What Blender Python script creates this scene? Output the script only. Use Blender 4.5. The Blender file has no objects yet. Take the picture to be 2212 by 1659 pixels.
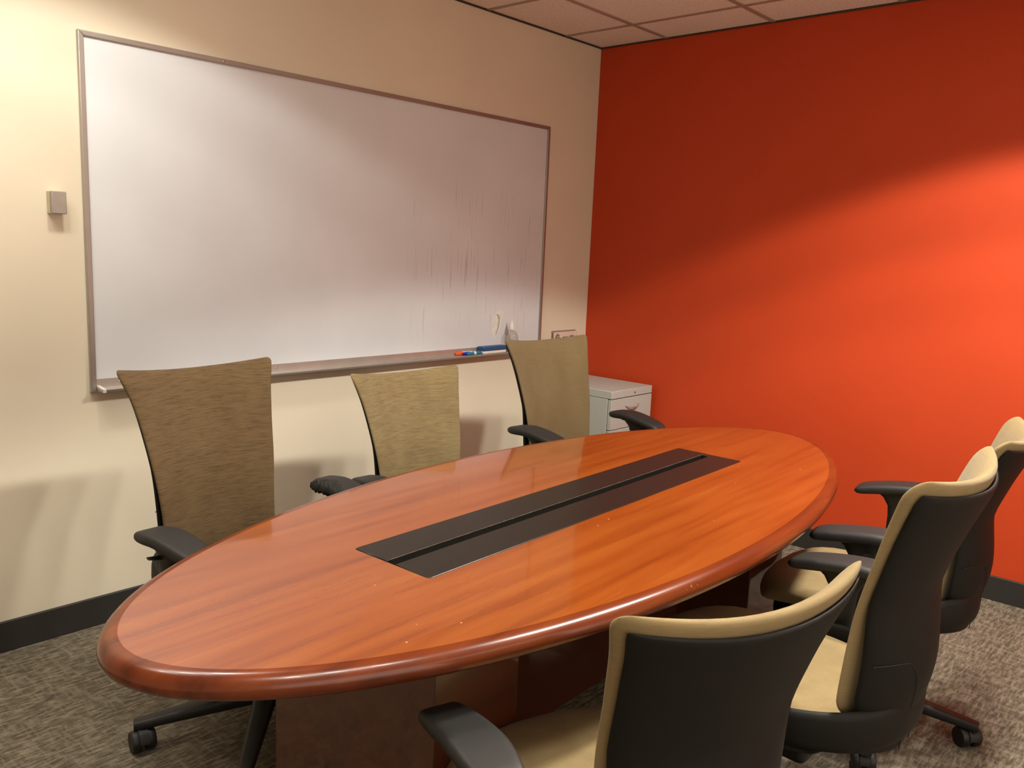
import bpy, bmesh, math, random
from mathutils import Vector, Matrix
random.seed(7)
C = bpy.context.scene.collection
PI = math.pi

# ------------------------------------------------------------------ materials
def srgb(r, g, b):
    f = lambda c: (c/255/12.92) if c/255 <= .04045 else ((c/255+.055)/1.055)**2.4
    return (f(r), f(g), f(b), 1)

def new_mat(name):
    m = bpy.data.materials.new(name); m.use_nodes = True
    nt = m.node_tree
    return m, nt, nt.nodes['Principled BSDF']

def node(nt, t, **kw):
    n = nt.nodes.new(t)
    for k, v in kw.items():
        if k in n.inputs: n.inputs[k].default_value = v
        else: setattr(n, k, v)
    return n

def coords(nt, scale=(1, 1, 1), rot=(0, 0, 0), kind='Object'):
    tc = nt.nodes.new('ShaderNodeTexCoord')
    mp = nt.nodes.new('ShaderNodeMapping')
    mp.inputs['Scale'].default_value = scale
    mp.inputs['Rotation'].default_value = rot
    nt.links.new(tc.outputs[kind], mp.inputs['Vector'])
    return mp.outputs['Vector']

def noise(nt, vec, scale=5, detail=3, rough=.5, dist=0):
    n = node(nt, 'ShaderNodeTexNoise', Scale=scale, Detail=detail, Roughness=rough, Distortion=dist)
    nt.links.new(vec, n.inputs['Vector'])
    return n.outputs['Fac']

def ramp(nt, fac, stops):
    r = nt.nodes.new('ShaderNodeValToRGB')
    el = r.color_ramp.elements
    while len(el) < len(stops): el.new(.5)
    for e, (p, c) in zip(el, stops):
        e.position = p; e.color = c if len(c) == 4 else (*c, 1)
    nt.links.new(fac, r.inputs['Fac'])
    return r.outputs['Color']

def mix(nt, a, b, fac, mode='MIX'):
    m = nt.nodes.new('ShaderNodeMix'); m.data_type = 'RGBA'; m.blend_type = mode
    for sock, v in ((m.inputs[0], fac), (m.inputs[6], a), (m.inputs[7], b)):
        if hasattr(v, 'links') or isinstance(v, bpy.types.NodeSocket): nt.links.new(v, sock)
        else: sock.default_value = v
    return m.outputs[2]

def math_(nt, op, a, b=0.):
    m = nt.nodes.new('ShaderNodeMath'); m.operation = op
    for i, v in enumerate((a, b)):
        if isinstance(v, bpy.types.NodeSocket): nt.links.new(v, m.inputs[i])
        else: m.inputs[i].default_value = v
    return m.outputs[0]

def bump(nt, p, h, strength=.2, dist=.002):
    b = node(nt, 'ShaderNodeBump', Strength=strength, Distance=dist)
    nt.links.new(h, b.inputs['Height']); nt.links.new(b.outputs['Normal'], p.inputs['Normal'])

def plain(name, col, rough=.5, metal=0., spec=.5, var=.06, nscale=30, bmp=0.):
    m, nt, p = new_mat(name)
    v = coords(nt)
    n = noise(nt, v, nscale, 3)
    d = tuple(c*(1-var) for c in col[:3]) + (1,); e = tuple(min(1, c*(1+var)) for c in col[:3]) + (1,)
    nt.links.new(ramp(nt, n, [(.3, d), (.7, e)]), p.inputs['Base Color'])
    p.inputs['Roughness'].default_value = rough; p.inputs['Metallic'].default_value = metal
    p.inputs['Specular IOR Level'].default_value = spec
    if bmp: bump(nt, p, noise(nt, v, nscale*12, 2), bmp, .0015)
    return m

def make_wall(name, col):
    m, nt, p = new_mat(name)
    v = coords(nt)
    n = noise(nt, v, 2.5, 4)
    a = tuple(c*.97 for c in col[:3])+(1,); b = tuple(min(1, c*1.03) for c in col[:3])+(1,)
    nt.links.new(ramp(nt, n, [(.3, a), (.7, b)]), p.inputs['Base Color'])
    p.inputs['Roughness'].default_value = .62
    p.inputs['Specular IOR Level'].default_value = .3
    bump(nt, p, noise(nt, v, 260, 3), .12, .001)
    return m

def make_wood(name, base, dark, light, rough, specks=True):
    m, nt, p = new_mat(name)
    v = coords(nt, (1.1, 16, 16))
    n1 = noise(nt, v, 1.6, 4, .5, .15)
    v2 = coords(nt, (5, 120, 120))
    n2 = noise(nt, v2, 2.2, 3, .6)
    v3 = coords(nt, (1.4, 2.2, 2))
    n3 = noise(nt, v3, 1.8, 3)
    c = ramp(nt, n1, [(.25, dark), (.48, base), (.75, light)])
    c = mix(nt, c, ramp(nt, n2, [(.3, (.68, .62, .58, 1)), (.6, (1, 1, 1, 1))]), .16, 'MULTIPLY')
    c = mix(nt, c, ramp(nt, n3, [(.3, (.86, .80, .76, 1)), (.7, (1.0, 1.0, 1.0, 1))]), .8, 'MULTIPLY')
    # occasional dark grain streaks
    v4 = coords(nt, (1.3, 26, 26))
    n4 = noise(nt, v4, 1.2, 2, .5, .5)
    c = mix(nt, c, ramp(nt, n4, [(.56, (1, 1, 1, 1)), (.80, (.5, .42, .36, 1))]), .25, 'MULTIPLY')
    if specks:
        vo = node(nt, 'ShaderNodeTexVoronoi', Scale=15.)
        nt.links.new(coords(nt), vo.inputs['Vector'])
        s1 = math_(nt, 'LESS_THAN', vo.outputs['Distance'], .036)
        sep = nt.nodes.new('ShaderNodeSeparateColor'); nt.links.new(vo.outputs['Color'], sep.inputs[0])
        s2 = math_(nt, 'LESS_THAN', sep.outputs[0], .22)
        c = mix(nt, c, srgb(226, 170, 110), math_(nt, 'MULTIPLY', math_(nt, 'MULTIPLY', s1, s2), .75))
    nt.links.new(c, p.inputs['Base Color'])
    r = noise(nt, coords(nt, (3, 3, 3)), 2, 3)
    mr = node(nt, 'ShaderNodeMapRange'); nt.links.new(r, mr.inputs[0])
    mr.inputs[3].default_value = rough*.85; mr.inputs[4].default_value = rough*1.25
    nt.links.new(mr.outputs[0], p.inputs['Roughness'])
    p.inputs['Specular IOR Level'].default_value = .5
    p.inputs['Coat Weight'].default_value = 1.; p.inputs['Coat Roughness'].default_value = .06
    return m

def make_edge_wood(name, base, dark, light):
    m = make_wood(name, base, dark, light, .24, False)
    nt = m.node_tree; p = nt.nodes['Principled BSDF']
    src = p.inputs['Base Color'].links[0].from_socket
    v = coords(nt, (1, 1, 1))
    n = noise(nt, v, 46, 6, .75)
    big = noise(nt, v, 3.2, 2)
    k = math_(nt, 'MULTIPLY', ramp(nt, n, [(.64, (0, 0, 0, 1)), (.70, (1, 1, 1, 1))]), ramp(nt, big, [(.45, (0, 0, 0, 1)), (.62, (1, 1, 1, 1))]))
    c = mix(nt, src, srgb(205, 140, 88), math_(nt, 'MULTIPLY', k, .55))
    nt.links.new(c, p.inputs['Base Color'])
    p.inputs['Coat Weight'].default_value = .15
    bump(nt, p, n, .05, .001)
    return m

def make_fabric(name, base, streak):
    m, nt, p = new_mat(name)
    dk = tuple(c*(1-.42*streak) for c in base[:3])+(1,); lt = tuple(min(1, c*(1+.28*streak)) for c in base[:3])+(1,)
    n = noise(nt, coords(nt, (20, 20, 380)), 1.0, 4, .7)
    c = ramp(nt, n, [(.33, dk), (.52, base), (.7, lt)])
    st = noise(nt, coords(nt, (9, 4, 3.2)), 1.2, 3)
    c = mix(nt, c, ramp(nt, st, [(.3, (.84, .80, .77, 1)), (.65, (1, 1, 1, 1))]), .8, 'MULTIPLY')
    fine = noise(nt, coords(nt), 420, 2)
    c = mix(nt, c, ramp(nt, fine, [(.3, (.82, .82, .82, 1)), (.7, (1, 1, 1, 1))]), .6, 'MULTIPLY')
    nt.links.new(c, p.inputs['Base Color'])
    p.inputs['Roughness'].default_value = .92; p.inputs['Specular IOR Level'].default_value = .15
    p.inputs['Sheen Weight'].default_value = .12
    bump(nt, p, n, .25*streak+.05, .0012)
    return m

def make_carpet():
    m, nt, p = new_mat('carpet')
    a = noise(nt, coords(nt, (19, 90, 1)), 1, 5, .7)
    b = noise(nt, coords(nt, (60, 10, 1)), 1, 4, .65)
    g = noise(nt, coords(nt), 8, 3)
    dark, midc, lt = srgb(88, 81, 69), srgb(120, 111, 96), srgb(162, 152, 134)
    c1 = ramp(nt, a, [(.36, dark), (.5, midc), (.64, lt)])
    c2 = ramp(nt, b, [(.5, (0, 0, 0, 1)), (.66, (1, 1, 1, 1))])
    c = mix(nt, c1, lt, math_(nt, 'MULTIPLY', c2, .55))
    c = mix(nt, c, ramp(nt, g, [(.3, (.8, .8, .8, 1)), (.7, (1.0, 1.0, 1.0, 1))]), .8, 'MULTIPLY')
    f = noise(nt, coords(nt), 500, 2)
    c = mix(nt, c, ramp(nt, f, [(.3, (.6, .6, .6, 1)), (.7, (1.0, 1.0, 1.0, 1))]), .6, 'MULTIPLY')
    nt.links.new(c, p.inputs['Base Color'])
    p.inputs['Roughness'].default_value = .97; p.inputs['Specular IOR Level'].default_value = .1
    bump(nt, p, f, .5, .003)
    return m

def make_tile():
    m, nt, p = new_mat('ceiling_tile')
    v = coords(nt)
    f = noise(nt, v, 130, 3, .7)
    c = ramp(nt, f, [(.36, srgb(206, 194, 180)), (.48, srgb(244, 236, 226)), (1, srgb(248, 241, 232))])
    nt.links.new(c, p.inputs['Base Color']); p.inputs['Roughness'].default_value = .95
    p.inputs['Specular IOR Level'].default_value = .1
    bump(nt, p, f, .3, .002)
    return m

def make_whiteboard():
    m, nt, p = new_mat('whiteboard_surface')
    v = coords(nt)
    base = ramp(nt, noise(nt, v, 2.2, 4), [(.3, srgb(214, 218, 222)), (.7, srgb(223, 227, 231))])
    # vertical dry drip streaks left on the right-hand part of the board
    st = noise(nt, coords(nt, (85, 1, 3.2)), 1.0, 3, .55, .25)
    st = ramp(nt, st, [(.60, (0, 0, 0, 1)), (.72, (1, 1, 1, 1))])
    sx = nt.nodes.new('ShaderNodeSeparateXYZ'); nt.links.new(v, sx.inputs[0])
    def band(s, lo, hi, w):
        r1 = node(nt, 'ShaderNodeMapRange'); nt.links.new(s, r1.inputs[0]); r1.inputs[1].default_value = lo-w; r1.inputs[2].default_value = lo
        r2 = node(nt, 'ShaderNodeMapRange'); nt.links.new(s, r2.inputs[0]); r2.inputs[1].default_value = hi+w; r2.inputs[2].default_value = hi
        return math_(nt, 'MULTIPLY', r1.outputs[0], r2.outputs[0])
    mk = math_(nt, 'MULTIPLY', band(sx.outputs[0], .32, 1.12, .12), band(sx.outputs[2], -.42, .14, .16))
    c = mix(nt, base, srgb(110, 104, 100), math_(nt, 'MULTIPLY', math_(nt, 'MULTIPLY', st, mk), .42))
    nt.links.new(c, p.inputs['Base Color'])
    p.inputs['Roughness'].default_value = .38; p.inputs['Specular IOR Level'].default_value = .35
    return m

M = {}
M['cream'] = make_wall('cream_paint', srgb(226, 216, 194))
M['orange'] = make_wall('orange_paint', srgb(190, 64, 25))
M['tile'] = make_tile()
M['grid'] = plain('ceiling_grid_metal', srgb(168, 150, 132), .5)
M['shadow_gap'] = plain('wall_angle_shadow', srgb(60, 48, 38), .7)  # dark strip colour standing in for the shadow line at the ceiling
M['carpet'] = make_carpet()
M['base'] = plain('black_vinyl_base', srgb(42, 40, 38), .55, bmp=.05)
M['board'] = make_whiteboard()
M['alu'] = plain('satin_aluminium', srgb(176, 168, 160), .42, .75, .5, .04, 12)
M['chrome'] = plain('chrome', srgb(200, 196, 190), .22, 1.)
M['tray_metal'] = plain('tray_aluminium', srgb(186, 178, 170), .4, .6, .5, .04, 12)
M['cap_white'] = plain('white_plastic', srgb(232, 229, 222), .4)
M['wood'] = make_wood('cherry_veneer', srgb(146, 74, 26), srgb(124, 57, 19), srgb(156, 85, 33), .18)
M['edge'] = make_edge_wood('cherry_edge', srgb(108, 46, 17), srgb(82, 32, 11), srgb(122, 57, 22))
M['ped'] = make_wood('cherry_pedestal', srgb(86, 38, 16), srgb(70, 29, 11), srgb(98, 46, 20), .5, False)  # wood colour cut darker to stand in for shade under the table
M['flap'] = plain('black_laminate', srgb(30, 28, 25), .3, 0, .4, .08, 60)
M['flap_edge'] = plain('worn_flap_edge', srgb(104, 96, 86), .5, 0, .5, .5, 90)
M['black'] = plain('black_tray', srgb(14, 12, 11), .5)
M['fab_l'] = make_fabric('tan_ribbed_fabric', srgb(98, 79, 53), .9)
M['fab_y'] = make_fabric('olive_tan_ribbed_fabric', srgb(130, 113, 80), .8)
M['fab_lit'] = make_fabric('tan_plain_fabric_lit', srgb(152, 132, 94), .22)  # plain chair fabric, colour raised for the more strongly lit chairs
M['fab_shaded'] = make_fabric('tan_plain_fabric_shaded', srgb(112, 95, 66), .22)  # same plain fabric, colour lowered for the less lit chair
M['shell'] = plain('charcoal_plastic_shell', srgb(19, 17, 14), .62, 0, .3, .05, 40, .05)  # near-black plastic, cut darker still to stand in for shade on the backs
M['plast'] = plain('charcoal_plastic', srgb(30, 29, 27), .5, 0, .4, .05, 40, .05)
M['pad'] = plain('soft_black_arm_pad', srgb(38, 37, 36), .55, 0, .4, .07, 60, .06)
M['foam'] = plain('torn_foam', srgb(44, 42, 39), .9, 0, .2, .25, 90, .2)
M['rubber'] = plain('black_caster', srgb(22, 21, 21), .5)
M['steel'] = plain('grey_cabinet_steel', srgb(172, 172, 166), .5, 0, .4, .02, 40)
M['steel_gap'] = plain('dark_seam', srgb(40, 38, 36), .7)
M['sensor'] = plain('grey_sensor_plastic', srgb(158, 148, 138), .5)
M['sensor_side'] = plain('beige_sensor_plastic', srgb(196, 186, 160), .5)
M['slot'] = plain('sensor_slot', srgb(92, 80, 62), .8)
M['orange_cap'] = plain('orange_marker_plastic', srgb(240, 92, 22), .35)
M['blue_cap'] = plain('royal_blue_marker_plastic', srgb(36, 40, 168), .35)
M['teal_cap'] = plain('teal_marker_plastic', srgb(30, 124, 160), .35)
M['eraser_top'] = plain('blue_eraser_plastic', srgb(36, 78, 128), .5)
M['felt'] = plain('white_felt', srgb(230, 222, 208), .9)
M['paper'] = plain('sign_paper', srgb(246, 236, 230), .6)
M['ink'] = plain('dark_ink', srgb(52, 34, 28), .7)
M['ink_grey'] = plain('grey_ink', srgb(160, 136, 116), .7)
M['smear'] = plain('dried_residue', srgb(228, 228, 220), .7, 0, .2, .06, 60)
M['smear_dark'] = plain('grey_residue', srgb(172, 160, 146), .8)
M['lamp_trim'] = plain('white_lamp_trim', srgb(235, 232, 226), .4)
def make_acrylic(name, tint, gloss):
    m = bpy.data.materials.new(name); m.use_nodes = True
    nt = m.node_tree; nt.nodes.remove(nt.nodes['Principled BSDF'])
    tr = node(nt, 'ShaderNodeBsdfTransparent', Color=tint)
    gl = node(nt, 'ShaderNodeBsdfGlossy', Roughness=.06)
    lw = node(nt, 'ShaderNodeLayerWeight', Blend=.5)
    fac = math_(nt, 'ADD', math_(nt, 'MULTIPLY', math_(nt, 'POWER', lw.outputs['Facing'], 3.), gloss), .03)
    mx = nt.nodes.new('ShaderNodeMixShader')
    nt.links.new(fac, mx.inputs[0]); nt.links.new(tr.outputs[0], mx.inputs[1]); nt.links.new(gl.outputs[0], mx.inputs[2])
    nt.links.new(mx.outputs[0], nt.nodes['Material Output'].inputs[0])
    return m
M['acrylic'] = make_acrylic('clear_acrylic', (.97, .95, .93, 1), .25)
M['clear'] = make_acrylic('clear_bottle_plastic', (.95, .95, .94, 1), .35)
def make_emit(name, col, s):
    m, nt, p = new_mat(name)
    p.inputs['Emission Color'].default_value = col; p.inputs['Emission Strength'].default_value = s
    return m
M['lens'] = make_emit('lit_troffer_lens', (1, .93, .82, 1), 4.)
M['fill_glow'] = make_emit('fill_panel_glow', (1, .90, .78, 1), 1.7)  # glow of the added fill panel behind the camera

# ------------------------------------------------------------------ mesh helpers
class MB:
    def __init__(s): s.v, s.f, s.mi = [], [], []
    def add(s, vs, fs, mi=0, T=None):
        o = len(s.v)
        s.v += [tuple(T @ Vector(q)) if T else tuple(q) for q in vs]
        s.f += [tuple(i+o for i in f) for f in fs]; s.mi += [mi]*len(fs)
        return s
    def box(s, a, b, mi=0, T=None):
        x0, y0, z0 = a; x1, y1, z1 = b
        vs = [(x0,y0,z0),(x1,y0,z0),(x1,y1,z0),(x0,y1,z0),(x0,y0,z1),(x1,y0,z1),(x1,y1,z1),(x0,y1,z1)]
        return s.add(vs, [(0,3,2,1),(4,5,6,7),(0,1,5,4),(1,2,6,5),(2,3,7,6),(3,0,4,7)], mi, T)
    def loft(s, rings, cap=True, closed=True, mi=0, T=None):
        n = len(rings[0]); vs = [q for r in rings for q in r]; fs = []
        for i in range(len(rings)-1):
            for j in range(n if closed else n-1):
                k = (j+1) % n
                fs.append((i*n+j, i*n+k, (i+1)*n+k, (i+1)*n+j))
        if cap:
            fs.append(tuple(range(n))[::-1]); fs.append(tuple((len(rings)-1)*n+j for j in range(n)))
        return s.add(vs, fs, mi, T)
    def lathe(s, prof, n=24, mi=0, T=None):
        rings = [[(r*math.cos(2*PI*j/n), r*math.sin(2*PI*j/n), z) for j in range(n)] for r, z in prof]
        return s.loft(rings, True, True, mi, T)
    def build(s, name, mats, parent=None, smooth=True, bevel=0., seg=2, angle=40):
        me = bpy.data.meshes.new(name)
        me.from_pydata(s.v, [], s.f); me.update()
        bm = bmesh.new(); bm.from_mesh(me)
        for f, k in zip(bm.faces, s.mi): f.material_index = k
        bmesh.ops.remove_doubles(bm, verts=bm.verts, dist=1e-6)
        bmesh.ops.recalc_face_normals(bm, faces=bm.faces)
        bm.to_mesh(me); bm.free()
        for m in (mats if isinstance(mats, (list, tuple)) else [mats]): me.materials.append(m)
        o = bpy.data.objects.new(name, me); C.objects.link(o)
        if parent: o.parent = parent
        if smooth:
            for p in me.polygons: p.use_smooth = True
            me.set_sharp_from_angle(angle=math.radians(angle))
        if bevel:
            b = o.modifiers.new('bevel', 'BEVEL'); b.width = bevel; b.segments = seg; b.limit_method = 'ANGLE'; b.angle_limit = math.radians(35)
        return o

def box_obj(name, a, b, mat, parent=None, bevel=.002, seg=2):
    return MB().box(a, b).build(name, mat, parent, bevel=bevel, seg=seg)

def thing(name, label, cat, loc=(0, 0, 0), rz=0., group=None):
    o = bpy.data.objects.new(name, None); C.objects.link(o)
    o.empty_display_size = .1
    o.location = loc; o.rotation_euler = (0, 0, rz)
    o['label'] = label; o['category'] = cat
    if group: o['group'] = group
    return o

def tag(o, label, cat, group=None):
    o['label'] = label; o['category'] = cat
    if group: o['group'] = group
    return o

def struct(o): o['kind'] = 'structure'; return o

def sgnpow(c, e): return math.copysign(abs(c)**e, c)

def tube(mb, pts, r, n=10, mi=0):
    rings = []
    for i, p in enumerate(pts):
        p = Vector(p)
        d = (Vector(pts[min(i+1, len(pts)-1)])-Vector(pts[max(i-1, 0)])).normalized()
        up = Vector((0, 0, 1)) if abs(d.z) < .9 else Vector((0, 1, 0))
        a = d.cross(up).normalized(); b = d.cross(a)
        rr = r[i] if isinstance(r, (list, tuple)) else r
        rings.append([tuple(p+a*rr*math.cos(2*PI*j/n)+b*rr*math.sin(2*PI*j/n)) for j in range(n)])
    return mb.loft(rings, True, True, mi)

# ------------------------------------------------------------------ room
H = 2.5845; BB = .109
X0, Y0 = -5.7, -4.5
struct(box_obj('floor', (X0, Y0, -.05), (0.0, 0.0, 0), M['carpet'], bevel=0))
wl = struct(box_obj('wall_left', (X0, 0, -.05), (.1, .1, H+.1), M['cream'], bevel=0))
wr = struct(box_obj('wall_right', (0, Y0, -.05), (.1, 0, H+.1), M['orange'], bevel=0))
struct(box_obj('wall_back', (X0-.1, Y0-.1, -.05), (.1, Y0, H+.1), M['cream'], bevel=0))
struct(box_obj('wall_near', (X0-.1, Y0, -.05), (X0, .1, H+.1), M['cream'], bevel=0))
def base(name, a, b):
    struct(box_obj(name, a, b, M['base'], bevel=.003))
base('baseboard_left', (X0, -.012, 0), (-.0, -.0, BB))
base('baseboard_right', (-.012, Y0, 0), (0, -.012, BB))
base('baseboard_back', (X0, Y0, 0), (-.012, Y0+.012, BB))
base('baseboard_near', (X0, Y0+.012, 0), (X0+.012, -.012, BB))
struct(box_obj('ceiling', (X0-.1, Y0-.1, H), (.1, .1, H+.08), M['tile'], bevel=0))
TX, TY, TS = .3236, .4364, .6095
g = MB()
x = -TX
while x > X0: g.box((x-.012, Y0, H-.004), (x+.012, 0, H+.001)); x -= TS
y = -TY
while y > Y0: g.box((X0, y-.012, H-.0042), (0, y+.012, H+.001)); y -= TS
struct(g.build('trim_1', M['grid'], smooth=False))
g = MB()
g.box((X0, -.006, H-.009), (0, 0, H+.001)); g.box((-.006, Y0, H-.009), (0, -.006, H+.001))
struct(g.build('trim_2', M['shadow_gap'], smooth=False))

# added glowing fill panel, framed like a window, on the unseen back wall
wn = struct(box_obj('fill_panel_frame', (-5.50, Y0, .85), (-1.60, Y0+.03, 2.30), M['lamp_trim'], bevel=.003))
box_obj('fill_panel', (-5.45, Y0+.0305, .90), (-1.65, Y0+.034, 2.25), M['fill_glow'], wn, bevel=0)

# ------------------------------------------------------------------ whiteboard
WX1 = -.434; WX0 = WX1-2.44; WZ0 = .872; WZ1 = WZ0+1.22; WXC = (WX0+WX1)/2; WZC = (WZ0+WZ1)/2
wb = thing('whiteboard', 'large aluminium-framed whiteboard hanging on the cream wall', 'whiteboard', (WXC, 0, WZC))
lx0, lx1, lz0, lz1 = WX0-WXC, WX1-WXC, WZ0-WZC, WZ1-WZC
box_obj('board_surface', (lx0+.006, -.009, lz0+.01), (lx1-.006, -.0005, lz1-.006), M['board'], wb, bevel=0)
fw = .018; fd = .018
def frame_piece(name, pts):
    a = [(px, -fd, pz) for px, pz in pts]; b = [(px, -.0002, pz) for px, pz in pts]
    MB().loft([a, b]).build(name, M['alu'], wb, bevel=.002)
frame_piece('frame_rail', [(lx0, lz1), (lx1, lz1), (lx1-fw, lz1-fw), (lx0+fw, lz1-fw)])
frame_piece('frame_rail', [(lx0, lz0), (lx0, lz1), (lx0+fw, lz1-fw), (lx0+fw, lz0)])
frame_piece('frame_rail', [(lx1, lz0), (lx1, lz1), (lx1-fw, lz1-fw), (lx1-fw, lz0)])
# tray along the bottom: back plate, sloping shelf with a turned-up lip
TD = .062
prof = [(-.010, lz0+.046), (-.013, lz0+.046), (-.0145, lz0+.016), (-TD, lz0+.012), (-TD-.003, lz0+.017), (-TD-.006, lz0+.014), (-TD-.003, lz0+.006), (-.012, lz0+.004), (-.010, lz0+.004)]
tr = MB().loft([[(lx0+fw, py, pz) for py, pz in prof], [(lx1-fw, py, pz) for py, pz in prof]]).build('pen_tray', M['tray_metal'], wb, bevel=0, angle=25)
cap = [(-.011, lz0+.006), (-TD-.006, lz0+.004), (-TD-.008, lz0+.017), (-.03, lz0+.022), (-.011, lz0+.024)]
MB().loft([[(lx0+fw+.001, py, pz) for py, pz in cap], [(lx0+fw+.012, py, pz) for py, pz in cap]]).build('tray_end_cap', M['cap_white'], wb, bevel=.001)
def screw(px, py, pz):
    T = Matrix.Translation((px, py, pz)) @ Matrix.Rotation(PI/2, 4, 'X')
    MB().lathe([(.0042, 0), (.0042, .0012), (.0028, .0026), (.0006, .003)], 14, 0, T).build('screw', M['chrome'], wb)
for px in (WX0+.10, -2.13, -1.95+.37-.06, WX1-.26): screw(px-WXC, -.0138, lz0+.032)
for px in (WX0+.52,): screw(px-WXC, -fd, lz1-.010)
# dried residue patches beside the spray bottle
def blob(name, cx, cz, pts, mat, y=-.0092, th=.0008):
    a = [(cx+px, y, cz+pz) for px, pz in pts]; b = [(cx+px, y-th, cz+pz) for px, pz in pts]
    MB().loft([a, b]).build(name, mat, wb, smooth=False)
def ell(rx, rz, tilt=0, n=28, jit=.06):
    out = []
    for i in range(n):
        t = 2*PI*i/n; k = 1+random.uniform(-jit, jit)
        u, w = rx*k*math.cos(t), rz*k*math.sin(t)
        out.append((u*math.cos(tilt)-w*math.sin(tilt), u*math.sin(tilt)+w*math.cos(tilt)))
    return out
RX = -.795-WXC
blob('residue_smear', RX, 1.035-WZC, ell(.034, .075, -.22), M['smear'])
blob('residue_smear', RX+.028, 1.085-WZC, ell(.022, .028, 0), M['smear'], th=.0004)
rm = MB(); cl = [(-.004, .050, .012), (.008, .040, .013), (.014, .022, .009), (.012, .000, .008), (.007, -.022, .007), (-.002, -.045, .005), (-.008, -.062, .002)]
for (xa, za, wa), (xb, zb_, wb_) in zip(cl, cl[1:]):
    q = [(xa-wa/2, za), (xa+wa/2, za), (xb+wb_/2, zb_), (xb-wb_/2, zb_)]
    rm.loft([[(RX+.004+px, -.0102, 1.035-WZC+pz) for px, pz in q], [(RX+.004+px, -.0106, 1.035-WZC+pz) for px, pz in q]])
rm.build('residue_mark', M['smear_dark'], wb, smooth=False)

# ------------------------------------------------------------------ things on the tray
TZ = WZ0+.0125
def marker(name, label, x, y, length, rot, body, capm, capfirst=True, r=.0085):
    t = thing(name, label, 'marker', (x, y, TZ+r+.0028), rot, 'markers on the whiteboard tray')
    T = Matrix.Rotation(PI/2, 4, 'Y')
    MB().lathe([(r*.98, .045), (r*.98, length-.012), (r*.8, length-.006), (r*.75, length)], 20, 0, T).build('marker_body', body, t)
    MB().lathe([(r*.5, 0), (r*.82, .002), (r*.9, .006), (r*1.06, .045), (r*.9, .046)], 20, 0, T).build('marker_cap', capm, t)
    return t
mk = marker('dry_erase_marker', 'orange-capped dry erase marker lying at the back of the tray', -1.104, -.024, .12, .0, M['cap_white'], M['orange_cap'])
mk = marker('dry_erase_marker', 'royal blue capped marker lying behind the teal marker', -1.068, -.040, .10, -.02, M['cap_white'], M['blue_cap'])
mk = marker('dry_erase_marker', 'teal-capped white marker with a teal label at the front of the tray', -1.052, -.054, .12, .03, M['cap_white'], M['teal_cap'])
T = Matrix.Rotation(PI/2, 4, 'Y')
MB().lathe([(.0087, .062), (.0087, .104)], 20, 0, T).build('marker_label', M['teal_cap'], mk)
er = thing('whiteboard_eraser', 'blue whiteboard eraser with white felt underside beside the markers', 'eraser', (-.855, -.040, TZ), 0)
box_obj('felt_pad', (-.085, -.024, .003), (.085, .022, .018), M['felt'], er, bevel=.003)
box_obj('eraser_body', (-.09, -.027, .018), (.09, .023, .040), M['eraser_top'], er, bevel=.005, seg=3)

bt = thing('spray_bottle', 'clear plastic pump bottle with white cap on the tray', 'bottle', (-.722, -.0525, TZ+.0028), 0)
outer = [(.004, 0), (.034, 0), (.038, .005), (.038, .070), (.036, .086), (.029, .102), (.019, .113), (.0125, .117), (.0125, .122)]
MB().lathe(outer+[(.0113, .122), (.0113, .116), (.018, .111), (.0275, .1005), (.0342, .085), (.0362, .070), (.0362, .006), (.004, .003)], 32).build('bottle_body', M['clear'], bt)
MB().lathe([(.0135, .117), (.0140, .120), (.0132, .136), (.010, .146), (.006, .154), (.004, .162), (.0025, .172)], 24).build('pump_cap', M['cap_white'], bt)
MB().lathe([(.0028, .008), (.0028, .118)], 10).build('dip_tube', M['cap_white'], bt)

# ------------------------------------------------------------------ wall sensor
se = thing('wall_sensor', 'small grey box sensor mounted on the cream wall left of the whiteboard', 'sensor', (-2.964, 0, 1.5235))
SZ = .0368; SX = .0233
box_obj('back_plate', (-SX, -.028, -SZ), (SX, 0, SZ), M['sensor_side'], se, bevel=.002)
box_obj('cover', (-SX, -.045, -SZ), (SX, -.030, SZ), M['sensor'], se, bevel=.003, seg=3)
box_obj('vent_slot', (-SX+.0006, -.0301, -SZ+.004), (SX-.001, -.0279, SZ-.002), M['slot'], se, bevel=0)

# ------------------------------------------------------------------ sign near the corner
sg = thing('wall_sign', 'pale paper sign in a clear holder on the wall beside the corner', 'sign', (-.213, 0, .900))
box_obj('holder_back', (-.112, -.006, -.075), (.112, 0, .075), M['acrylic'], sg, bevel=.001)
box_obj('sign_paper', (-.098, -.0085, -.068), (.108, -.0062, .066), M['paper'], sg, bevel=0)
def arcs(cx, cz, r, w, a0, a1):
    n = 16; mb = MB(); q = []
    for i in range(n+1):
        a = a0+(a1-a0)*i/n
        q.append((cx+(r+w/2)*math.cos(a), cz+(r+w/2)*math.sin(a)))
    for i in range(n, -1, -1):
        a = a0+(a1-a0)*i/n
        q.append((cx+(r-w/2)*math.cos(a), cz+(r-w/2)*math.sin(a)))
    return q
lg = MB()
for r, w, a0, a1 in ((.030, .005, 1.75, 4.2), (.0215, .0045, 1.2, 4.3), (.012, .004, .6, 4.6)):
    q = arcs(-.052, .026, r, w, a0, a1); n = len(q)//2
    for i in range(n-1):
        quad = [q[i], q[i+1], q[len(q)-2-i], q[len(q)-1-i]]
        lg.loft([[(a, -.0092, b) for a, b in quad], [(a, -.0084, b) for a, b in quad]])
lg.build('swirl_logo', M['ink'], sg, smooth=False)
lt = MB()
def bar(x0, z0, x1, z1): lt.box((x0, -.0092, z0+.016), (x1, -.0084, z1+.016))
bar(-.014, -.004, -.010, .020); bar(.003, -.004, .007, .020); bar(-.014, .016, .007, .021)
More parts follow.
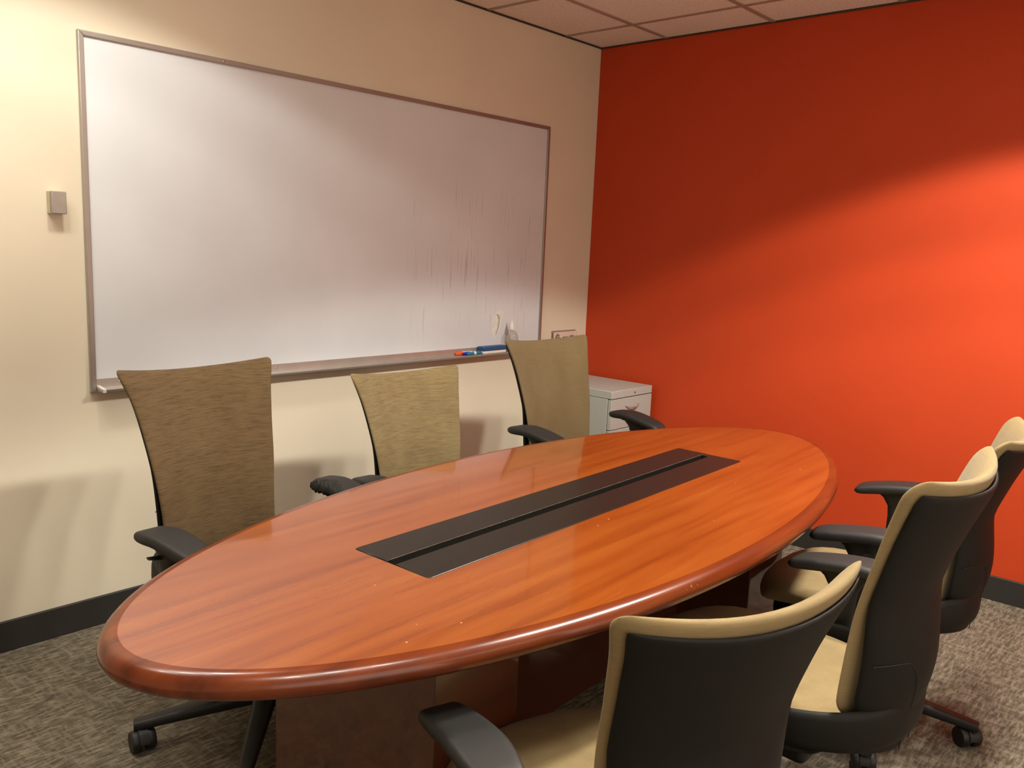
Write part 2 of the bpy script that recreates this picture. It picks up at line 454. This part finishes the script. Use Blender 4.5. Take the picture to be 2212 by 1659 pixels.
bar(.012, -.004, .016, .020); bar(.024, .004, .028, .020); bar(.012, .016, .028, .021); bar(.012, .004, .028, .008)
lt.build('lettering', M['ink'], sg, smooth=False)
fr = MB()
for a in ((.052, .036, .084, .042), (.052, .010, .058, .042), (.078, .010, .084, .042)): fr.box((a[0], -.0092, a[1]), (a[2], -.0084, a[3]))
fr.build('printed_box', M['ink_grey'], sg, smooth=False)
box_obj('holder_front', (-.112, -.0125, -.075), (.112, -.0105, .0655), M['acrylic'], sg, bevel=.0005)

# ------------------------------------------------------------------ filing cabinet
CW, CD, CH = .385, .50, .707
fc = thing('filing_cabinet', 'grey metal filing cabinet in the corner against the orange wall', 'cabinet', (-.24, -.275, 0))
hx, hy = CW/2, CD/2
box_obj('cabinet_body', (-hx, -hy+.026, 0.012), (hx, hy, CH-.044), M['steel'], fc, bevel=.002)
box_obj('cabinet_top', (-hx, -hy, CH-.042), (hx, hy, CH), M['steel'], fc, bevel=.003)
box_obj('cabinet_seam', (-hx+.003, -hy+.014, .014), (hx-.003, -hy+.0265, CH-.041), M['steel_gap'], fc, bevel=0)
T = Matrix.Translation((.02, -hy, CH-.022)) @ Matrix.Rotation(PI/2, 4, 'X')
MB().lathe([(.006, 0), (.006, .003), (.0045, .005), (.001, .005)], 16, 0, T).build('lock', M['chrome'], fc)
for z0, z1 in ((.497, CH-.046), (.255, .493), (.02, .251)):
    d = box_obj('drawer', (-hx+.0005, -hy, z0), (hx-.0005, -hy+.022, z1), M['steel'], fc, bevel=.002)
    hb = MB(); zc = z1-.042; pts = []
    for i in range(15):
        t = -1+2*i/14
        pts.append((.062*t, -hy-.003-.019*(1-t*t)**.8, zc-.010*(1-t*t)))
    tube(hb, pts, [.0032+.0022*(1-abs(-1+2*i/14)) for i in range(15)], 10)
    hb.build('handle', M['tray_metal'], d)

# ------------------------------------------------------------------ table
TYAW = .038
tb = thing('conference_table', 'long oval cherry wood conference table with a black power panel', 'table', (-2.1507, -1.6642, 0), TYAW)
TA, TB_, TN, TT, TH = 1.374, .559, 1.93, .046, .74
def outline(off, n=160):
    out = []
    for i in range(n):
        t = 2*PI*i/n
        ct, sn = math.cos(t), math.sin(t); pw = (2/TN-1)/2
        out.append(((TA+off)*ct*(ct*ct+.02)**pw, (TB_+off)*sn*(sn*sn+.02)**pw))
    return out
IN = -.036
prof = [(IN, TH), (-.026, TH-.0004), (-.018, TH-.0022), (-.011, TH-.0062), (-.005, TH-.0125), (-.001, TH-.020), (0, TH-.026), (-.001, TH-.032), (-.005, TH-.039), (-.012, TH-.0445), (-.020, TH-TT), (-.10, TH-TT)]
rings = [[(px, py, z) for px, py in outline(o)] for o, z in prof]
MB().loft(rings, cap=False).build('edge_band', M['edge'], tb, angle=60)
# veneer top with an opening for the power panel
PL, PW, PR = .753, .1235, .012
def rrect(hl, hw, r, n=5):
    out = []
    for cx, cy, a in ((hl-r, hw-r, 0), (-hl+r, hw-r, PI/2), (-hl+r, -hw+r, PI), (hl-r, -hw+r, 1.5*PI)):
        for i in range(n+1): out.append((cx+r*math.cos(a+PI/2*i/n), cy+r*math.sin(a+PI/2*i/n)))
    return out
bm = bmesh.new()
PX, PY = -.002, -.004
def loop(pts, z):
    vs = [bm.verts.new((a, b, z)) for a, b in pts]
    return [bm.edges.new((vs[i], vs[(i+1) % len(vs)])) for i in range(len(vs))]
e = loop(outline(IN+.0002), TH) + loop([(a+PX, b+PY) for a, b in rrect(PL+.0015, PW+.0015, PR)], TH)
bmesh.ops.triangle_fill(bm, edges=e, use_beauty=True, use_dissolve=False)
bmesh.ops.recalc_face_normals(bm, faces=bm.faces)
if sum(f.normal.z for f in bm.faces) < 0: bmesh.ops.reverse_faces(bm, faces=bm.faces)
hole = [ed for ed in bm.edges if ed.is_boundary and all(abs(v.co.x) < PL+.05 and abs(v.co.y) < PW+.02 for v in ed.verts)]
ext = bmesh.ops.extrude_edge_only(bm, edges=hole)
for v in [q for q in ext['geom'] if isinstance(q, bmesh.types.BMVert)]: v.co.z -= .03
me = bpy.data.meshes.new('tabletop'); bm.to_mesh(me); bm.free()
me.materials.append(M['wood']); o = bpy.data.objects.new('tabletop', me); C.objects.link(o); o.parent = tb
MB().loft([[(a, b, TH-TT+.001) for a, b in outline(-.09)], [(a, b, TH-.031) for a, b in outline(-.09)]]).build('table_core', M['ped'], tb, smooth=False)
pp = MB().box((PX-PL, PY-PW, TH-.030), (PX+PL, PY+PW, TH-.022)).build('power_panel_tray', M['black'], tb, smooth=False)
SLOT = .0135; SE = .018
def flap(y0, y1, zt, outer_low):
    hw = (y1-y0)/2; r = PR-.0015
    pts = []
    for cx, cy, a, rr in ((PL-r, hw, 0, 0 if outer_low else r), (-PL+r, hw, PI/2, 0 if outer_low else r), (-PL+r, -hw, PI, r if outer_low else 0), (PL-r, -hw, 1.5*PI, r if outer_low else 0)):
        sx = 1 if cx > 0 else -1; sy = 1 if cy > 0 else -1
        if rr == 0: pts.append((sx*(PL-.001), sy*hw))
        else:
            for i in range(6): pts.append((cx+rr*math.cos(a+PI/2*i/5), cy-sy*rr+rr*math.sin(a+PI/2*i/5)))
    yc = (y0+y1)/2
    return MB().loft([[(PX+a, PY+yc+b, TH-.014) for a, b in pts], [(PX+a, PY+yc+b, zt) for a, b in pts]]).build('power_panel_flap', M['flap'], pp, bevel=.0008, seg=1)
f1 = flap(SLOT, PW-.001, TH+.0014, False); f2 = flap(-PW+.001, -SLOT, TH+.0006, True)
box_obj('flap_edge', (PX-PL+.012, PY+SLOT-.0003, TH+.0006), (PX+PL-.02, PY+SLOT+.0006, TH+.0016), M['flap_edge'], pp, bevel=0)
box_obj('slot_end', (PX+PL-SE-.012, PY-SLOT, TH-.022), (PX+PL-.002, PY+SLOT, TH+.0004), M['flap'], pp, bevel=.0005)
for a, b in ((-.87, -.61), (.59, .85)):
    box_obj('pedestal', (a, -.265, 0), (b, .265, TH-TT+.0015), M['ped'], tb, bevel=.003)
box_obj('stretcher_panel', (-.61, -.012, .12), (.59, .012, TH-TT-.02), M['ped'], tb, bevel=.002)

# ------------------------------------------------------------------ chairs
def lerp(a, b, t): return a+(b-a)*t
def interp(tab, x):
    """monotone cubic through the table's points"""
    n = len(tab)
    if x <= tab[0][0]: return tab[0][1]
    if x >= tab[-1][0]: return tab[-1][1]
    dl = [(tab[i+1][1]-tab[i][1])/(tab[i+1][0]-tab[i][0]) for i in range(n-1)]
    m = [dl[0]]+[0 if dl[i-1]*dl[i] <= 0 else 2*dl[i-1]*dl[i]/(dl[i-1]+dl[i]) for i in range(1, n-1)]+[dl[-1]]
    for i in range(n-1):
        if x <= tab[i+1][0]:
            h = tab[i+1][0]-tab[i][0]; t = (x-tab[i][0])/h
            return ((1+2*t)*(1-t)**2*tab[i][1]+t*(1-t)**2*h*m[i]+t*t*(3-2*t)*tab[i+1][1]+t*t*(t-1)*h*m[i+1])
def cosgrid(n): return [-math.cos(PI*i/n) for i in range(n+1)]

def pillow(fn, nu, nv, T, pw=7.):
    """closed cushion: fn(u, v) -> (point, thickness direction); thickness T fades at the rim"""
    us, vs_ = cosgrid(nu), cosgrid(nv); mb = MB(); V = []
    for side in (1, -1):
        for v in vs_:
            for u in us:
                p, d = fn(u, v)
                t = T/2*max(0., 1-abs(u)**pw)**.5*max(0., 1-abs(v)**pw)**.5
                V.append(tuple(Vector(p)+Vector(d)*t*side))
    W = nu+1; N = W*(nv+1); F = []
    for s in (0, 1):
        for j in range(nv):
            for i in range(nu):
                q = [s*N+j*W+i, s*N+j*W+i+1, s*N+(j+1)*W+i+1, s*N+(j+1)*W+i]
                F.append(tuple(q if s == 0 else q[::-1]))
    return mb.add(V, F)

def office_chair(label, loc, rz, ztop=1.05, seat=.48, arm=.67, legrot=0., fab='fab_lit', torn=None, arm_y=0., backy=0., casters=True, wtop=.258, axl=.305, axr=.305, arm_yl=None, arm_l=None, cr=.030, sf=0., sz=0.):
    ch = thing('office_chair', label, 'chair', (loc[0], loc[1], 0), rz, 'office chairs around the conference table')
    fabm = M[fab]; h = seat
    zb = h+.045; HT = ztop-zb
    hwT = [(0, .188), (.2, .190), (.5, .205), (.8, .229), (1, wtop)]
    ycT = [(0, -.262), (.15, -.268), (.4, -.285), (.7, -.330), (.9, -.372), (1, -.398)]
    sgT = [(0, .045), (.5, .048), (1, .062)]
    def back(u, s, dy=0., inset=0., r=cr):
        # s in 0..1 from the bottom of the cushion to its top
        hw = interp(hwT, s)-inset
        rs = r/HT
        cut = 0
        if s > 1-rs: q = (s-(1-rs))/rs; cut = r*(1-math.sqrt(max(0, 1-q*q)))
        if s < rs: q = (rs-s)/rs; cut = r*(1-math.sqrt(max(0, 1-q*q)))
        uu = u*(hw-cut)/hw
        hw -= cut
        z = zb+HT*s-.024*(1-uu*uu)*max(0, s)**3
        y = interp(ycT, s)+interp(sgT, s)*uu*uu+dy+backy
        return Vector((u*hw, y, z))
    # fabric cushion of the back
    pillow(lambda u, v: (back(u, (v+1)/2), Vector((0, .96, .26 if v > 0 else .1)).normalized()*interp([(0, .55), (.6, .6), (1, 1)], (v+1)/2)), 24, 40, .042, 9).build('backrest_cushion', fabm, ch, angle=70)
    # plastic shell behind it, running down behind the seat
    s0 = -.105/HT
    def shellp(u, v):
        s = lerp(s0, .945, (v+1)/2)
        p = back(u, max(s, .0), 0, lerp(.003, .011, max(0, s)**2), max(.042, cr+.010))
        if s < 0:
            k = s/s0
            hw = lerp(.178, .150, k)
            p = Vector((u*hw, interp(ycT, 0)+backy+.045*u*u*(1+k*1.2)-.018*k*(1-u*u), zb+HT*s))
        k2 = max(0, min(1, (.42-s)/.42))
        bulge = .042*math.sin(PI*min(1, max(0, (s-s0)/(.5-s0))))**1.2*(1-u*u*.55)
        p.y -= lerp(.016, .024, max(0, s))+bulge
        return p, Vector((0, 1, 0))
    pillow(shellp, 20, 32, .030, 10).build('backrest_shell', M['shell'], ch, angle=70)
    for sx in (-1, 1):
        pth = []
        ctrl = [(0, -.97, .25), (.35, -.55, .245), (.6, -.36, .17), (.8, -.28, .05), (1, -.20, s0*.9)]
        for i in range(25):
            t = i/24
            p, _ = shellp(-sx*abs(interp([(a, b) for a, b, c in ctrl], t)), (interp([(a, c) for a, b, c in ctrl], t)-s0)/(.945-s0)*2-1)
            p.y -= .0148; pth.append(p)
        tube(MB(), pth, .0013, 6).build('shell_seam', M['black'], ch)
    # yoke band wrapping round the rear of the seat
    rings = []
    for i in range(41):
        t = -1+2*i/40; a = PI/2*t
        x = .262*math.sin(a)*(abs(math.sin(a))**-.12 if abs(math.sin(a)) > 1e-4 else 1)
        y = .02-.335*max(0, math.cos(a))**.62+backy
        tx, ty = math.cos(a), math.sin(a)
        nx, ny = math.sin(a), -math.cos(a)
        hh = lerp(.048, .030, abs(t)**3); zc = h+.035-.012*abs(t)**2
        th = .012
        ring = []
        for j in range(12):
            b = 2*PI*j/12
            ring.append((x+nx*th*sgnpow(math.cos(b), .6), y+ny*th*sgnpow(math.cos(b), .6), zc+hh*sgnpow(math.sin(b), .7)))
        rings.append(ring)
    MB().loft(rings).build('yoke_band', M['shell'], ch, angle=60)
    # seat
    def sq(u, v, hx, hy, cy, z0):
        # squircle mapping of the square onto a rounded seat outline
        x = u*math.sqrt(1-.33*v*v); y = v*math.sqrt(1-.30*u*u)
        zz = z0-.012*(1-u*u)*(1-v*v)
        if v > .4: zz -= .035*((v-.4)/.6)**2
        return Vector((x*hx, cy+y*hy, zz)), Vector((0, 0, 1))
    pillow(lambda u, v: sq(u, v, .252, .272+sf/2, .030+sf/2, h-.006+sz), 20, 20, .088, 6).build('seat_cushion', fabm, ch, angle=70)
    pillow(lambda u, v: sq(u, v, .232, .240+sf/2, .016+sf/2, h-.062+sz), 14, 14, .036, 6).build('seat_pan', M['plast'], ch, angle=70)
    # mechanism, gas lift
    box_obj('tilt_mechanism', (-.09, -.13, h-.155), (.09, .10, h-.092), M['plast'], ch, bevel=.018, seg=3)
    lv = MB(); tube(lv, [(.08, .03, h-.12), (.17, .03, h-.118), (.235, .03, h-.112)], .006, 10); tube(lv, [(.225, .03, h-.113), (.275, .03, h-.108)], [.011, .013], 12)
    lv.build('tilt_lever', M['plast'], ch)
    MB().lathe([(.014, h-.15), (.014, .26), (.026, .258), (.026, .10), (.02, .098)], 20).build('gas_lift', M['rubber'], ch)
    MB().lathe([(.02, .072), (.045, .075), (.05, .09), (.048, .125), (.034, .142), (.027, .145)], 24).build('base_hub', M['plast'], ch)
    for k in range(5):
        a = math.radians(legrot)+2*PI*k/5-rz
        R = Matrix.Rotation(a, 4, 'Z'); rings = []
        for i in range(11):
            t = i/10; r = lerp(.03, .366, t)
            w = lerp(.034, .019, t**.8); top = lerp(.134, .086, t**.85); hgt = lerp(.052, .026, t**.7)
            if t > .93: w *= .85
            ring = []
            for j in range(14):
                b = 2*PI*j/14
                ring.append((r, w*sgnpow(math.cos(b), .45), top-hgt/2+hgt/2*sgnpow(math.sin(b), .5)))
            rings.append(ring)
        lg = MB().loft(rings, T=R).build('base_leg', M['plast'], ch, angle=60)
        cs = MB(); ca = random.uniform(0, 2*PI)
        CT = R @ Matrix.Translation((.347, 0, 0)) @ Matrix.Rotation(ca, 4, 'Z')
        for sx in (-1, 1):
            WT = CT @ Matrix.Translation((sx*.0185, .012, .031)) @ Matrix.Rotation(PI/2, 4, 'Y')
            cs.lathe([(.012, -.013), (.028, -.013), (.031, -.008), (.031, .008), (.028, .013), (.012, .013)], 24, 0, WT)
        cs.lathe([(.008, .03), (.009, .066), (.006, .068)], 12, 0, CT)
        cs.box((-.0055, -.014, .024), (.0055, .03, .055), 0, CT)
        hood = []
        for i in range(9):
            b = PI*i/8
            hood.append((.012+.034*math.cos(b), .031+.034*math.sin(b)))
        hi = [(.012+(y-.012)*.9, .031+(z-.031)*.9) for y, z in hood]
        ring = hood+hi[::-1]
        cs.loft([[(-.013, y, z) for y, z in ring], [(.013, y, z) for y, z in ring]], T=CT)
        cs.build('caster', M['rubber'], lg, angle=50)
    # arms
    for sx in (1, -1):
        ax = axr if sx > 0 else -axl
        if sx < 0 and arm_yl is not None: arm_y = arm_yl
        if sx < 0 and arm_l is not None: arm = arm_l
        post = MB(); rings = []
        yc = -.035+arm_y*.3
        for z, ly, lxx, oy in ((arm-.027, .085, .026, .0), (arm-.040, .078, .026, .0), (arm-.058, .052, .024, -.002), (arm-.085, .037, .022, -.004), (arm-.12, .034, .021, -.004), (h+.03, .033, .021, -.002), (h+.0, .030, .018, 0), (h-.05, .027, .015, 0), (h-.085, .026, .016, 0)):
            zz = z
            rings.append([(ax+lxx*sgnpow(math.cos(2*PI*j/18), .8)-(sx*.0), yc+oy+ly*sgnpow(math.sin(2*PI*j/18), .8), zz) for j in range(18)])
        post.loft(rings)
        # foot bending in under the seat
        rings = []
        for i in range(9):
            t = i/8; a = t*PI/2
            cx = ax-sx*(.05*(1-math.cos(a)))-(sx*.12*max(0, t-.75)*4)
            cz = h-.075-.045*math.sin(a)
            dx, dz = -sx*math.sin(a), -math.cos(a)
            nx, nz = dz, -dx
            rings.append([(cx+nx*.012*math.cos(2*PI*j/12), yc+.026*math.sin(2*PI*j/12), cz+nz*.012*math.cos(2*PI*j/12)) for j in range(12)])
        post.loft(rings)
        po = post.build('arm_post', M['plast'], ch, angle=60)
        # release tab
        tabm = MB(); rr = []
        for i in range(6):
            t = i/5
            rr.append([(ax+sx*(.018+.034*t), yc-.02+(.014-.004*t)*math.cos(2*PI*j/10), arm-.066+.006*t+(.006-.002*t)*math.sin(2*PI*j/10)) for j in range(10)])
        tabm.loft(rr).build('release_tab', M['plast'], po)
        # pad
        def padfn(u, v, sx=sx):
            t = (v+1)/2                     # 0 rear .. 1 front
            w = interp([(0, .040), (.3, .052), (.65, .049), (1, .040)], t)
            q = abs(v)
            w *= math.sqrt(max(.0, 1-max(0, (q-.86)/.14)**2*.42))
            y = -.185+.29*t+arm_y
            z = arm-.014-.030*max(0, t-.35)**1.5/.52-.008*max(0, .3-t)/.3
            x = ax+sx*.004+u*w-sx*.012*(t-.4)
            d = 0.
            if torn == sx and t < .62:
                n = math.sin(37*t+9*u)*.5+math.sin(83*t-21*u+1.3)*.35+math.sin(151*t+60*u)*.25
                k = max(0, -sx*u*1.0-.28-.22*math.sin(13*t))
                d = min(1, k*2.6)*(.008+.006*n)
                z -= d
            return Vector((x, y, z)), Vector((0, 0, 1))
        nu_, nv_ = (30, 60) if torn == sx else (16, 28)
        pm = pillow(padfn, nu_, nv_, .034, 9)
        pd = pm.build('arm_pad', [M['pad'], M['foam']], po, angle=70 if torn != sx else 30)
        if torn == sx:
            pd['label'] = 'torn black arm pad with cracked foam showing'
            for p in pd.data.polygons:
                c = p.center
                t = (c.y-arm_y+.185)/.29; u = (c.x-ax)/.047
                if c.z > arm-.05 and t < .6 and -sx*u > .34+.22*math.sin(13*t)+.12*math.sin(47*t): p.material_index = 1
        # plate below the pad
        box_obj('pad_plate', (ax-.03, -.105+arm_y, arm-.036), (ax+.03, .045+arm_y, arm-.024), M['plast'], po, bevel=.005)
    return ch

office_chair('tan office chair nearest the camera on the whiteboard side, its far arm pad torn', (-2.785, -1.0), PI+math.radians(4), 1.055, .45, .660, 157, 'fab_l', torn=-1, arm_y=.055, axr=.285, axl=.30, arm_yl=.03, arm_l=.682, wtop=.262, cr=.018)
office_chair('middle office chair under the whiteboard, with the lowest ribbed olive-tan backrest', (-1.978, -.976), PI+math.radians(-3.3), .967, .405, .638, 120, 'fab_y', cr=.016)
office_chair('tan office chair in front of the grey filing cabinet', (-1.215, -1.023), PI+math.radians(-4.9), 1.057, .455, .722, 60, 'fab_shaded', arm_y=-.015, axl=.312, cr=.016)
office_chair('low office chair in the foreground with its dark shell to the camera', (-2.815, -2.222), math.radians(-17), .962, .41, .625, 64, 'fab_lit', arm_y=.03, axl=.292, axr=.300, wtop=.264)
office_chair('office chair standing between the foreground chair and the one nearest the orange wall', (-2.197, -2.288), 0., 1.055, .455, .675, 50, 'fab_lit', axl=.255, arm_yl=.03, arm_l=.588, sf=.06, sz=.012, cr=.050, wtop=.264)
office_chair('rightmost office chair, nearest the orange wall, cut off by the photo edge', (-1.40, -2.215), math.radians(9), 1.0, .435, .705, 279, 'fab_lit', cr=.050, wtop=.264)

# ------------------------------------------------------------------ lamps
def troffer(x, y, energy, label, blend=.2, col=(1, .96, .85), spread=((-.38, 1, 128), (0, 1, 128), (.38, 1, 124))):
    t = thing('recessed_troffer', label, 'light', (x, y, H), 0, 'recessed ceiling troffers')
    fr = MB()
    for a, b in (((-.605, -.30), (.605, -.28)), ((-.605, .28), (.605, .30)), ((-.605, -.28), (-.58, .28)), ((.58, -.28), (.605, .28))):
        fr.box((a[0], a[1], -.010), (b[0], b[1], -.0005))
    fr.build('troffer_frame', M['lamp_trim'], t, bevel=.001)
    box_obj('diffuser', (-.58, -.28, -.006), (.58, .28, -.0005), M['lens'], t, bevel=0)
    lv = MB()
    for i in range(1, 6): lv.box((-.58+i*1.16/6-.002, -.28, -.012), (-.58+i*1.16/6+.002, .28, -.006))
    for i in range(1, 3): lv.box((-.58, -.28+i*.56/3-.002, -.012), (.58, -.28+i*.56/3+.002, -.0061))
    lv.build('louvre', M['lamp_trim'], t, smooth=False)
    for dx, k, size in spread:
        d = bpy.data.lights.new('troffer_lamp', 'SPOT'); d.energy = energy*k; d.spot_size = math.radians(size); d.spot_blend = blend
        d.color = col; d.shadow_soft_size = .07
        o = bpy.data.objects.new('troffer_lamp', d); C.objects.link(o); o.location = (x+dx, y, H-.09)
troffer(-3.371, -.741, 20.5, 'recessed ceiling troffer above the near end of the whiteboard', blend=.12, spread=((-.38, .6, 108), (0, .8, 122), (.38, 1.35, 136)))
troffer(-1.543, -2.570, 104, 'recessed ceiling troffer nearest the orange wall', blend=.12, spread=((-.38, .75, 118), (0, .85, 122), (.38, 1.25, 131)))
troffer(-3.371, -2.570, 21, 'recessed ceiling troffer above the near end of the table', spread=((-.38, 1, 114), (0, 1, 114), (.38, 1, 114)))

w = bpy.data.worlds.new('world'); bpy.context.scene.world = w; w.use_nodes = True
w.node_tree.nodes['Background'].inputs[0].default_value = (.02, .018, .015, 1)

# ------------------------------------------------------------------ camera
F = 1823.6455; YAW, PITCH, ROLL = .7327, -.1609, .0421
YAW = 41.97860111*PI/180; PITCH = -9.2183622*PI/180; ROLL = 2.41313271*PI/180
f = Vector((math.cos(PITCH)*math.cos(YAW), math.cos(PITCH)*math.sin(YAW), math.sin(PITCH)))
r = Vector((math.sin(YAW), -math.cos(YAW), 0)); u = r.cross(f)
c, s = math.cos(ROLL), math.sin(ROLL)
r, u = c*r+s*u, -s*r+c*u
cam = bpy.data.cameras.new('camera'); cam.sensor_width = 36; cam.sensor_fit = 'HORIZONTAL'; cam.lens = F/2212*36
cam.clip_start = .02
co = bpy.data.objects.new('camera', cam); C.objects.link(co)
Mx = Matrix((r, u, -f)).transposed().to_4x4(); Mx.translation = (-4.0587, -3.0740, 1.4413)
co.matrix_world = Mx
bpy.context.scene.camera = co
vs = bpy.context.scene.view_settings
vs.view_transform = 'Standard'; vs.look = 'None'; vs.gamma = 1; vs.use_curve_mapping = False
vs.exposure = 0.
